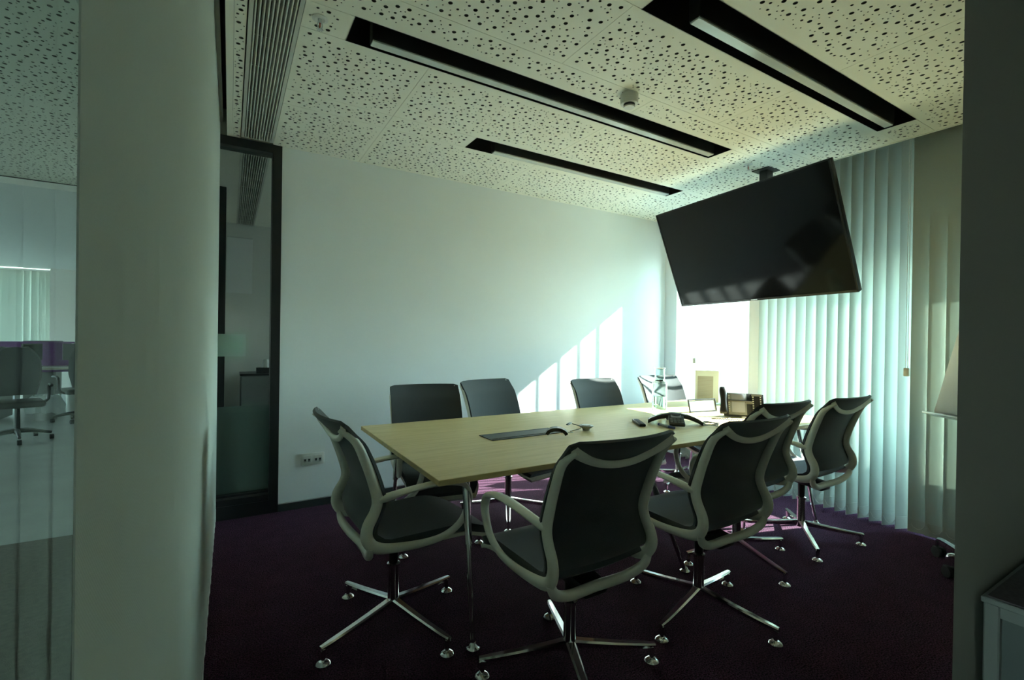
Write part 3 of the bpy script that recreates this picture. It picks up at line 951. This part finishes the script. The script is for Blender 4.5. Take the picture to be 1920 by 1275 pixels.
# arched mouse
t = thing('arched_mouse', 'black arched wireless mouse beside the cable box', 'mouse', (1.728, 2.335, TZ), R(-35))
def arch(u, v):
    a = u * PI * .86 + PI * .07
    return (-.062 * math.cos(a), (v - .5) * (.056 + .006 * math.sin(a)), .006 + .042 * math.sin(a))
b = MB(); b.sheet(arch, 14, 6, .020); obj('body', b, 'plastic_black', t)
b = MB(); b.box((.034, 0, .0435), (.022, .008, .006), Euler((0, R(28), 0)), .002); obj('scroll_strip', b, 'plastic_silver', t)
# presentation puck with cable
t = thing('presentation_puck', 'small round grey button puck with a short cable and plug', 'puck', (2.02, 2.405, TZ), R(10))
obj('body', MB().lathe([(.001, 0), (.022, 0), (.026, .012), (.046, .026), (.048, .031), (.044, .034), (.001, .034)], n=28), 'plastic_silver', t)
obj('button', MB().lathe([(.001, .033), (.030, .0345), (.030, .037), (.001, .038)], n=24), 'plastic_white', t)
obj('cable', MB().path([(-.04, .0, .026), (-.07, .01, .012), (-.10, .03, .006), (-.13, .02, .006), (-.14, -.01, .006), (-.17, -.01, .006), (-.2, .03, .006)], .003, sub=4, n=8), 'cable_white', t)
obj('plug', MB().box((-.085, .075, .0415), (.055, .017, .008), Euler((0, R(-6), R(15))), .002).path([(-.04, .01, .028), (-.05, .05, .036), (-.06, .069, .040)], .003, n=8), 'plastic_black', t)
# remote control
t = thing('remote_control', 'black remote control lying left of the conference phone', 'remote control', (2.507, 2.41, TZ), math.atan2(.195, .118))
obj('body', MB().box((0, 0, .011), (.215, .046, .021), None, .008), 'plastic_black', t)
kb = MB().box((0, 0, 0), (.011, .009, .003), None, .001).mesh('key')
for i in range(7):
    for k in range(3):
        obj('key', kb, 'plastic_dark', t, (-.075 + i * .023, -.013 + k * .013, .022))
# conference phone with three arched arms
t = thing('conference_phone', 'three-armed black conference phone with keypad and small screen', 'conference phone', (2.742, 2.290, TZ), R(-41.7))
def arm(b, a0, L):
    ca, sa = math.cos(a0), math.sin(a0)
    rings = []
    for i in range(13):
        q = i / 12
        rr = q * L
        z = .018 + .056 * math.cos(q * PI / 2) ** .9
        w_ = .046 - .018 * math.sin(q * PI) * .6 - .004 * q
        th = .040 - .012 * q
        c = Vector((ca * rr, sa * rr, z))
        s = Vector((-sa, ca, 0))
        n_ = Vector((0, 0, 1))
        rings.append([c + s * w_, c + s * w_ * .8 + n_ * .009, c - s * w_ * .8 + n_ * .009, c - s * w_, c - s * w_ * .8 - n_ * th * .6, c + s * w_ * .8 - n_ * th * .6])
    b.ring_surface(rings)
for k, (a0, L) in enumerate([(R(180 - 5), .185), (R(2), .185), (R(90), .17)]):
    b = MB(); arm(b, a0, L); obj('arm', b, 'plastic_dark', t)
    gb = MB()
    ca, sa = math.cos(a0), math.sin(a0)
    rings = []
    for i in range(7):
        q = .45 + .48 * i / 6
        z = .029 + .056 * math.cos(q * PI / 2) ** .9
        c = Vector((ca * q * L, sa * q * L, z)); s = Vector((-sa, ca, 0))
        rings.append([c + s * .028, c - s * .028, c - s * .028 - Vector((0, 0, .004)), c + s * .028 - Vector((0, 0, .004))])
    gb.ring_surface(rings)
    obj('speaker_grille', gb, 'plastic_black', t)
obj('hub', MB().lathe([(.001, .05), (.05, .052), (.054, .070), (.040, .080), (.001, .083)], n=24), 'plastic_dark', t)
rotk = Euler((R(28), 0, 0))
kp = obj('keypad', MB().box((0, -.078, .037), (.105, .105, .022), rotk, .006), 'plastic_dark', t)
obj('display', MB().box((0, -.050, .0655), (.070, .034, .004), rotk, .001), 'grey_screen', t)
kb = MB().box((0, 0, 0), (.019, .011, .005), None, .002).mesh('key'); kb.materials.append(MATS['cable_grey'])
for i in range(4):
    for k in range(3):
        y = -.078 - k * .016
        obj('key', kb, 'plastic_silver', t, ((i - 1.5) * .024, y, .037 + (y + .078) * math.tan(R(28)) + .0135), rotk)
obj('top_strip', MB().box((0, .0, .083), (.085, .016, .004), None, .001), 'plastic_silver', t)
# whiteboard marker
t = thing('marker_pen', 'blue-capped whiteboard marker in front of the conference phone', 'marker', (2.585, 2.238, TZ + .0105), math.atan2(-.184, -.02))
obj('barrel', MB().tube((-.05, 0, 0), (.035, 0, 0), .0095, .0095, 16), 'plastic_silver', t)
obj('cap', MB().tube((.035, 0, 0), (.085, 0, 0), .0103, .009, 16), 'blue_plastic', t)
obj('end_plug', MB().tube((-.068, 0, 0), (-.05, 0, 0), .0085, .0098, 16), 'blue_plastic', t)
# water carafe
t = thing('water_carafe', 'clear glass carafe half full of water with a tumbler on its neck', 'carafe', (2.868, 2.545, TZ))
obj('glass_body', MB().lathe([(.001, 0), (.050, 0), (.056, .006), (.057, .20), (.057, .262), (.053, .276), (.036, .284), (.034, .300), (.031, .300), (.032, .284), (.050, .272), (.053, .258), (.053, .016), (.048, .011), (.001, .010)], n=32), 'bottle_glass', t)
obj('water', MB().lathe([(.001, .0108), (.0478, .0118), (.0526, .0165), (.0526, .165), (.001, .165)], n=32), 'water', t)
t = thing('glass_tumbler', 'small clear tumbler turned over on top of the carafe', 'glass', (2.868, 2.545, TZ + .286))
obj('tumbler', MB().lathe([(.0385, 0), (.0385, .092), (.043, .095), (.043, .102), (.039, .104), (.001, .104), (.001, .099), (.036, .098), (.0362, 0)], n=28), 'bottle_glass', t)
# acrylic sign holder
t = thing('sign_holder', 'upright clear sign holder with a printed list sheet', 'sign holder', (3.93, 2.91, TZ), R(-46))
obj('acrylic', MB().bb((-.128, .003, 0), (.128, .006, .335), .001, 1).bb((-.128, -.006, 0), (.128, -.003, .335), .001, 1).bb((-.128, -.05, 0), (.128, .05, .004), .001, 1), 'clear_acrylic', t)
obj('printed_sheet', MB().bb((-.105, -.002, .012), (.105, .002, .315)), 'printed_sheet', t)
# tilted framed card
t = thing('framed_card', 'low dark-framed glass card stand behind the conference phone', 'card stand', (3.44, 2.575, TZ), R(-8))
rot = Euler((R(-14), 0, 0))
def rb_(b, c, s, bev=.001): return b.box(rot.to_matrix() @ Vector(c), s, rot, bev, 1)
b = MB(); rb_(b, (0, 0, .106), (.30, .012, .010)); rb_(b, (-.146, 0, .054), (.008, .012, .10)); rb_(b, (.146, 0, .054), (.008, .012, .10)); rb_(b, (0, 0, .005), (.30, .012, .010))
obj('frame', b, 'plastic_black', t)
b = MB(); rb_(b, (0, .001, .055), (.284, .004, .088)); obj('card', b, 'plastic_silver', t)
obj('stand', MB().box((0, .04, .02), (.10, .07, .006), Euler((R(-30), 0, 0)), .001), 'plastic_dark', t)
# desk telephone
t = thing('desk_telephone', 'black desk telephone with handset, grey screen and key module', 'telephone', (3.44, 2.275, TZ + .014), R(-48))
rot = Euler((R(-24), 0, 0))
def pb(c, s, mat, name, bev=.004):
    b = MB(); b.box(rot.to_matrix() @ Vector(c), s, rot, bev); return obj(name, b, mat, t)
pb((0.02, .02, .095), (.215, .022, .19), 'plastic_dark', 'body')
pb((.012, .006, .098), (.135, .010, .178), 'plastic_silver', 'front_plate')
pb((.018, -.001, .103), (.098, .006, .150), 'grey_screen', 'display')
pb((.155, .02, .093), (.10, .022, .185), 'plastic_black', 'key_module')
pb((.155, .007, .178), (.074, .006, .016), 'plastic_silver', 'label_strip', .001)
kb = MB().box((0, 0, 0), (.010, .005, .008), None, .001).mesh('key')
for i in range(8):
    for x in (-.048, .128, .182):
        p_ = rot.to_matrix() @ Vector((x, .0005 if x < 0 else .008, .035 + i * .018))
        obj('key', kb, 'plastic_dark' if x > 0 else 'plastic_white', t, p_, rot)
b = MB().path([rot.to_matrix() @ Vector(p_) for p_ in [(-.093, -.016, .004), (-.093, -.022, .03), (-.093, -.032, .11), (-.093, -.024, .19), (-.093, -.016, .222)]],
              [.026, .030, .022, .029, .024], [.014, .020, .014, .020, .014], side=(1, 0, 0), n=14, sub=4)
obj('handset', b, 'plastic_black', t)
obj('foot', MB().box((.03, .075, .055), (.18, .012, .14), Euler((R(28), 0, 0)), .003), 'plastic_black', t)
# loose cables
t = thing('cable_bundle', 'loose grey cables coiled right of the conference phone', 'cable', (2.93, 2.14, TZ + .004))
b = MB()
for k in range(3):
    pts = [(.062 * math.cos(a + k) + .008 * k, .05 * math.sin(a + k), .004 * (k + 1) + .006 * math.sin(2 * a + k)) for a in [i * PI / 5 for i in range(10)]]
    b.path(pts, .0032, closed=True, sub=3, n=8)
obj('coil', b, 'cable_grey', t)
obj('tail', MB().path([(.05, .03, .006), (.12, .07, .003), (.2, .06, .002), (.3, .10, .002), (.38, .10, .004)], .0034, sub=4, n=8), 'cable_grey', t)
t = thing('coiled_cord', 'thick dark handset cord in front of the desk telephone', 'cord', (3.16, 2.22, TZ + .007))
pts = []
for i in range(90):
    q = i / 89
    c = Vector((-.02 + .17 * q, .06 - .16 * q + .02 * math.sin(q * 5), .003))
    a = i * 1.25
    pts.append(c + Vector((.005 * math.cos(a), .004 * math.cos(a), .006 * math.sin(a) + .002)))
obj('coil', MB().path(pts, .0026, n=6), 'plastic_black', t)

# ------------------------------------------------------------------ wall socket
t = thing('wall_socket', 'white double network socket low on the back wall', 'wall socket', (0.583, WY, 0.388))
obj('cover', MB().bb((-.087, -.011, -.046), (.087, -.001, .046), .004), 'plastic_white', t)
for s in (-1, 1):
    i_ = obj('insert', MB().bb((-.031, -.0135, -.028), (.031, -.010, .028), .001, 1), 'plastic_white', t, (s * .041, 0, 0))
    for k in (-1, 1):
        obj('jack', MB().bb((k * .015 - .010, -.0145, -.022), (k * .015 + .010, -.0125, .004), .0005, 1), 'plastic_silver', i_)
        obj('opening', MB().bb((k * .015 - .006, -.0150, -.012), (k * .015 + .006, -.0140, .000)), 'black_paint', i_)

# ------------------------------------------------------------------ near right cabinet
t = thing('low_cabinet', 'low grey metal cabinet with dark top below the near right wall end', 'cabinet', (1.65, 0.404, 0))
W2, D2, H2 = .80, .42, .75
obj('body', MB().bb((.02, -D2 + .02, .03), (W2 - .02, -.02, H2 - .03)), 'cabinet_panel', t)
f = MB()
for x in (0, W2 - .03):
    for y in (-D2, -.03):
        f.bb((x, y, 0), (x + .03, y + .03, H2 - .005), .003, 1)
for z in (.02, H2 - .045):
    for y in (-D2, -.03): f.bb((.03, y + .004, z), (W2 - .03, y + .026, z + .03))
    for x in (0, W2 - .03): f.bb((x + .004, -D2 + .03, z), (x + .026, -.03, z + .03))
obj('frame', f, 'cabinet_grey', t)
obj('top', MB().bb((-.004, -D2 - .004, H2 - .016), (W2 + .004, .004, H2 - .001), .002, 1), 'cabinet_grey', t)
obj('top_mat', MB().bb((.006, -D2 + .006, H2 - .001), (W2 - .006, -.006, H2 + .002)), 'cabinet_top', t)

# ------------------------------------------------------------------ flip chart on castors
t = thing('flip_chart', 'white flip chart on a castor stand half hidden by the near wall end', 'flip chart', (3.80, 1.175, 0), R(59))
rot = Euler((R(16), 0, 0))
def fb(c, s_, mat, name, bev=.003):
    b = MB(); b.box(rot.to_matrix() @ Vector(c) + Vector((0, 0, .955)), s_, rot, bev); return obj(name, b, mat, t)
fb((-.27, -.012, .46), (.54, .018, .92), 'plastic_white', 'board')
fb((-.27, .003, .46), (.52, .010, .90), 'paper', 'paper_pad', .001)
fb((-.27, .02, -.012), (.56, .085, .012), 'aluminium', 'tray')
obj('post', MB().tube((-.27, -.03, .12), (-.27, -.04, 1.1), .018, .018, 14), 'chrome', t)
for sx, sy in ((.12, -.15), (-.15, .03), (-.47, .14), (-.48, -.10)):
    l_ = obj('base_leg', MB().path([(-.27, -.03, .13), ((-.27 + sx) / 2, (-.03 + sy) / 2, .135), (sx * .9 - .02, sy * .9, .125), (sx, sy, .07)], .011, .016, sub=4, n=12), 'chrome', t)
    c = MB()
    c.tube((sx - .012, sy - .024, .032), (sx - .012, sy - .006, .032), .032, .032, 20); c.tube((sx - .012, sy + .006, .032), (sx - .012, sy + .024, .032), .032, .032, 20)
    c.box((sx - .006, sy, .052), (.05, .034, .024), None, .006)
    obj('castor', c, 'rubber', l_)

# ------------------------------------------------------------------ open office beyond the left glass
struct('wall_office', MB().bb((-9, 14.6, 0), (-3.45, 14.72, 0.75)).bb((-9, 14.6, 2.72), (-3.45, 14.72, 3.05)), 'office_white', 'far office wall under and above the bright windows', 'wall')
struct('wall_office', MB().bb((-3.45, 14.3, 0), (-0.125, 14.72, 3.05)), 'dim_wall_paint', 'grey wall end at the far side of the open office', 'wall')
ys_o = [-8.9 + i * .12 for i in range(46)]
tO = thing('vertical_blind', 'white vertical blind over the far office windows', 'blind', (-6.2, 14.5, .75), group='vertical blinds')
smO = slat_mesh(.127, 1.97)
for x in ys_o: obj('slat', smO, 'slat_fabric', tO, (x + 6.2, 0, 0), (0, 0, R(rng.uniform(-8, 14))))
obj('headrail', MB().bb((-2.75, -.022, 1.97), (2.75, .022, 2.005)), 'plastic_white', tO)
struct('wall_office', MB().bb((-9.1, -1.3, 0), (-9, 14.7, .8)).bb((-9.1, -1.3, 2.2), (-9, 14.7, 3.05)).bb((-9.1, 2.0, .8), (-9, 11.4, 2.2)), 'office_white', 'unseen far left office wall with open bands added to let in fill daylight', 'wall')  # out of view; open bands added to brighten the office and entrance side

def office_chair(x, y, rz, label, back=True):
    t = thing('office_chair', label, 'office chair', (x, y, 0), R(rz), 'office chairs beyond the glass')
    b = MB(); b.box((0, 0, .47), (.48, .46, .08), None, .035, 3); obj('seat', b, 'plastic_black', t)
    def bk(u, v):
        xx = (u * 2 - 1)
        z = .55 + v * .62
        wdt = .235 * (1 - .55 * max(0, (v - .62) / .38) ** 2.2) * (.8 + .2 * min(1, v * 3))
        return (xx * wdt, -.25 - .05 * v - .05 * (1 - xx * xx) + .03 * math.sin(v * 3.0), z)
    b = MB(); b.sheet(bk, 10, 14, .05); obj('backrest', b, 'chair_fabric', t)
    b = MB()
    for s in (-1, 1): b.path([(s * .22, -.12, .45), (s * .29, -.1, .5), (s * .29, -.05, .68), (s * .29, .1, .70), (s * .29, .16, .69)], .018, .016, sub=3, n=8)
    obj('armrests', b, 'plastic_black', t)
    obj('column', MB().tube((0, 0, .09), (0, 0, .44), .03, .025, 14), 'plastic_black', t)
    for k in range(5):
        a = k * 2 * PI / 5 + .3
        l_ = obj('base_leg', MB().path([(0, 0, .13), (.15 * math.cos(a), .15 * math.sin(a), .12), (.32 * math.cos(a), .32 * math.sin(a), .085)], [.03, .024, .016], sub=2, n=8), 'plastic_black', t)
        obj('castor', MB().tube((.32 * math.cos(a) - .02, .32 * math.sin(a), .03), (.32 * math.cos(a) + .02, .32 * math.sin(a), .03), .03, .03, 12), 'rubber', l_)
office_chair(-2.28, 8.25, 200, 'black office chair with arched back beyond the left glass')
office_chair(-1.98, 9.75, 30, 'second office chair, only its castor base showing beyond the blind edge')

def desk(x0, x1, y0, y1, label):
    t = thing('office_desk', label, 'desk', ((x0 + x1) / 2, (y0 + y1) / 2, 0), 0, 'desks in the open office')
    hx, hy = (x1 - x0) / 2, (y1 - y0) / 2
    obj('desktop', MB().bb((-hx, -hy, .71), (hx, hy, .74), .003, 1), 'office_desk', t)
    for sx in (-1, 1):
        for sy in (-1, 1):
            obj('leg', MB().bb((sx * (hx - .05) - .025, sy * (hy - .05) - .025, 0), (sx * (hx - .05) + .025, sy * (hy - .05) + .025, .71)), 'aluminium', t)
    return t
desk(-4.9, -2.95, 10.0, 10.9, 'pale office desk at the far left edge beyond the glass')
desk(-3.3, -1.6, 11.2, 12.0, 'pale office desk with purple divider beyond the glass')
def pedestal(x, y, label):
    t = thing('drawer_pedestal', label, 'drawer unit', (x, y, 0), 0, 'drawer units under the desks')
    obj('body', MB().bb((-.21, -.28, .03), (.21, .28, .60), .004, 1), 'cabinet_grey', t)
    for k in range(3):
        d_ = obj('drawer', MB().bb((-.20, -.292, .05 + k * .185), (.20, -.281, .22 + k * .185), .002, 1), 'cabinet_panel', t)
        obj('handle', MB().bb((-.06, -.305, .17 + k * .185), (.06, -.292, .18 + k * .185)), 'aluminium', d_)
pedestal(-3.2, 10.35, 'grey drawer unit under the far left desk')
pedestal(-2.0, 11.6, 'grey drawer unit under the desk with purple divider')
for (x0, x1, lab) in [(-3.75, -2.55, 'purple fabric desk divider behind the far monitors'), (-2.5, -1.6, 'purple fabric desk divider at the blind edge')]:
    t = thing('desk_divider', lab, 'desk divider', ((x0 + x1) / 2, 12.03, .62), 0, 'purple desk dividers')
    h_ = (x1 - x0) / 2
    obj('panel', MB().bb((-h_, -.012, .0), (h_, .012, .57), .004, 1), 'office_purple', t)
    obj('rail', MB().bb((-h_, -.018, -.62), (-h_ + .04, .018, .54)).bb((h_ - .04, -.018, -.62), (h_, .018, .54)), 'aluminium', t)
def monitor(x, y, rz, w_, h_, label):
    t = thing('monitor', label, 'monitor', (x, y, .74), R(rz), 'office monitors')
    obj('casing', MB().bb((-w_ / 2, -.02, .12), (w_ / 2, .02, .12 + h_), .005, 1), 'plastic_dark', t)
    obj('screen', MB().bb((-w_ / 2 + .012, -.023, .132), (w_ / 2 - .012, -.019, .108 + h_)), 'screen_glass', t)
    obj('stand', MB().bb((-.03, .0, .0), (.03, .03, .2)).bb((-.12, -.08, 0), (.12, .1, .012)), 'plastic_dark', t)
monitor(-3.62, 10.55, 75, .5, .42, 'dark monitor turned edge-on on the far left desk')
monitor(-3.0, 11.5, 62, .36, .3, 'dark monitor on the desk with purple divider')
monitor(-2.44, 11.6, 178, .36, .30, 'monitor with its dark back facing the glass')
t = thing('desk_printer', 'boxy dark printer behind the desk monitors', 'printer', (-3.05, 12.3, .0))
obj('body', MB().bb((-.24, -.2, .86), (.24, .2, 1.2), .02), 'plastic_dark', t)
obj('slot', MB().bb((-.17, -.206, 1.10), (.17, -.199, 1.16)), 'plastic_silver', t)
obj('stand', MB().bb((-.22, -.18, 0), (.22, .18, .86)), 'cabinet_grey', t)
t = thing('paper_heap', 'crumpled white papers on the far left desk', 'paper', (-3.18, 10.35, .74))
for k in range(5):
    def sh(u, v, k=k): return ((u - .5) * .24, (v - .5) * .17, .03 * math.sin(u * 5 + k) * math.cos(v * 4 + k * 2))
    b = MB(); b.sheet(sh, 6, 5, .002)
    obj('sheet', b, 'paper', t, (.02 * k - .04, .02 * k, .035 + .028 * k), (R(8 * k - 20), R(25 - 10 * k), R(40 * k)))
t = thing('laptop', 'closed pale laptop on the desk with purple divider', 'laptop', (-2.62, 11.32, .74), R(4))
obj('body', MB().bb((-.18, -.12, .001), (.18, .12, .022), .005, 1), 'aluminium', t)
def bin_(x, y, r0, r1, h, label, mat, bag):
    t = thing('waste_bin', label, 'waste bin', (x, y, 0), 0, 'bins under the office desks')
    obj('bucket', MB().lathe([(.001, 0), (r0, 0), (r1, h), (r1 - .01, h), (r0 - .01, .012), (.001, .012)], n=24), mat, t)
    if bag:
        rings = []
        rr = random.Random(3)
        for k, (r_, z) in enumerate([(r1 + .05, h * .35), (r1 + .075, h * .6), (r1 + .045, h * .85), (r1 + .02, h + .02), (r1 - .01, h + .04), (r1 - .03, h - .02)]):
            rings.append([Vector((r_ * (1 + rr.uniform(-.12, .12)) * math.cos(a), r_ * (1 + rr.uniform(-.12, .12)) * math.sin(a), z + rr.uniform(-.02, .02))) for a in [2 * PI * i / 24 for i in range(24)]])
        b = MB(); b.ring_surface(rings, False, False); obj('bag', b, 'bag_film', t, label='crumpled translucent bin liner')
bin_(-2.46, 10.05, .13, .16, .34, 'waste bin with a crumpled clear bag beside the office chair', 'plastic_silver', True)
bin_(-2.23, 10.6, .11, .12, .42, 'tall pale bucket under the desk with purple divider', 'plastic_white', False)

# neighbouring room contents, seen through the far glass
t = thing('side_cabinet', 'dark grey cabinet in the neighbouring room behind the far glass', 'cabinet', (0.38, 6.9, 0))
obj('body', MB().bb((-.26, -.2, 0), (.5, .25, .87), .004, 1), 'cabinet_panel', t)
obj('door', MB().bb((-.25, -.21, .04), (.12, -.2, .86), .002, 1), 'cabinet_grey', t)
obj('top', MB().bb((-.27, -.215, .87), (.51, .26, .89)), 'plastic_black', t)
t = thing('tissue_box', 'small black tissue box with a white tissue on the neighbouring cabinet', 'tissue box', (0.40, 6.82, .89))
obj('box', MB().bb((-.11, -.06, 0), (.11, .06, .07), .004, 1), 'plastic_black', t)
def tis(u, v): return ((u - .5) * .12 * (1 - .5 * v), .02 * math.sin(u * 7), .07 + v * .11 - .02 * abs(u - .5))
b = MB(); b.sheet(tis, 8, 5, .003); obj('tissue', b, 'paper', t)
t = thing('wall_poster', 'plain pale board hung on the far wall of the neighbouring room', 'board', (0.10, 7.296, 1.93))
obj('sheet', MB().bb((-.15, -.014, 0), (.15, -.001, .75), .003, 1), 'paper', t)
obj('hanger', MB().bb((-.15, -.018, .735), (.15, -.001, .75)), 'aluminium', t)
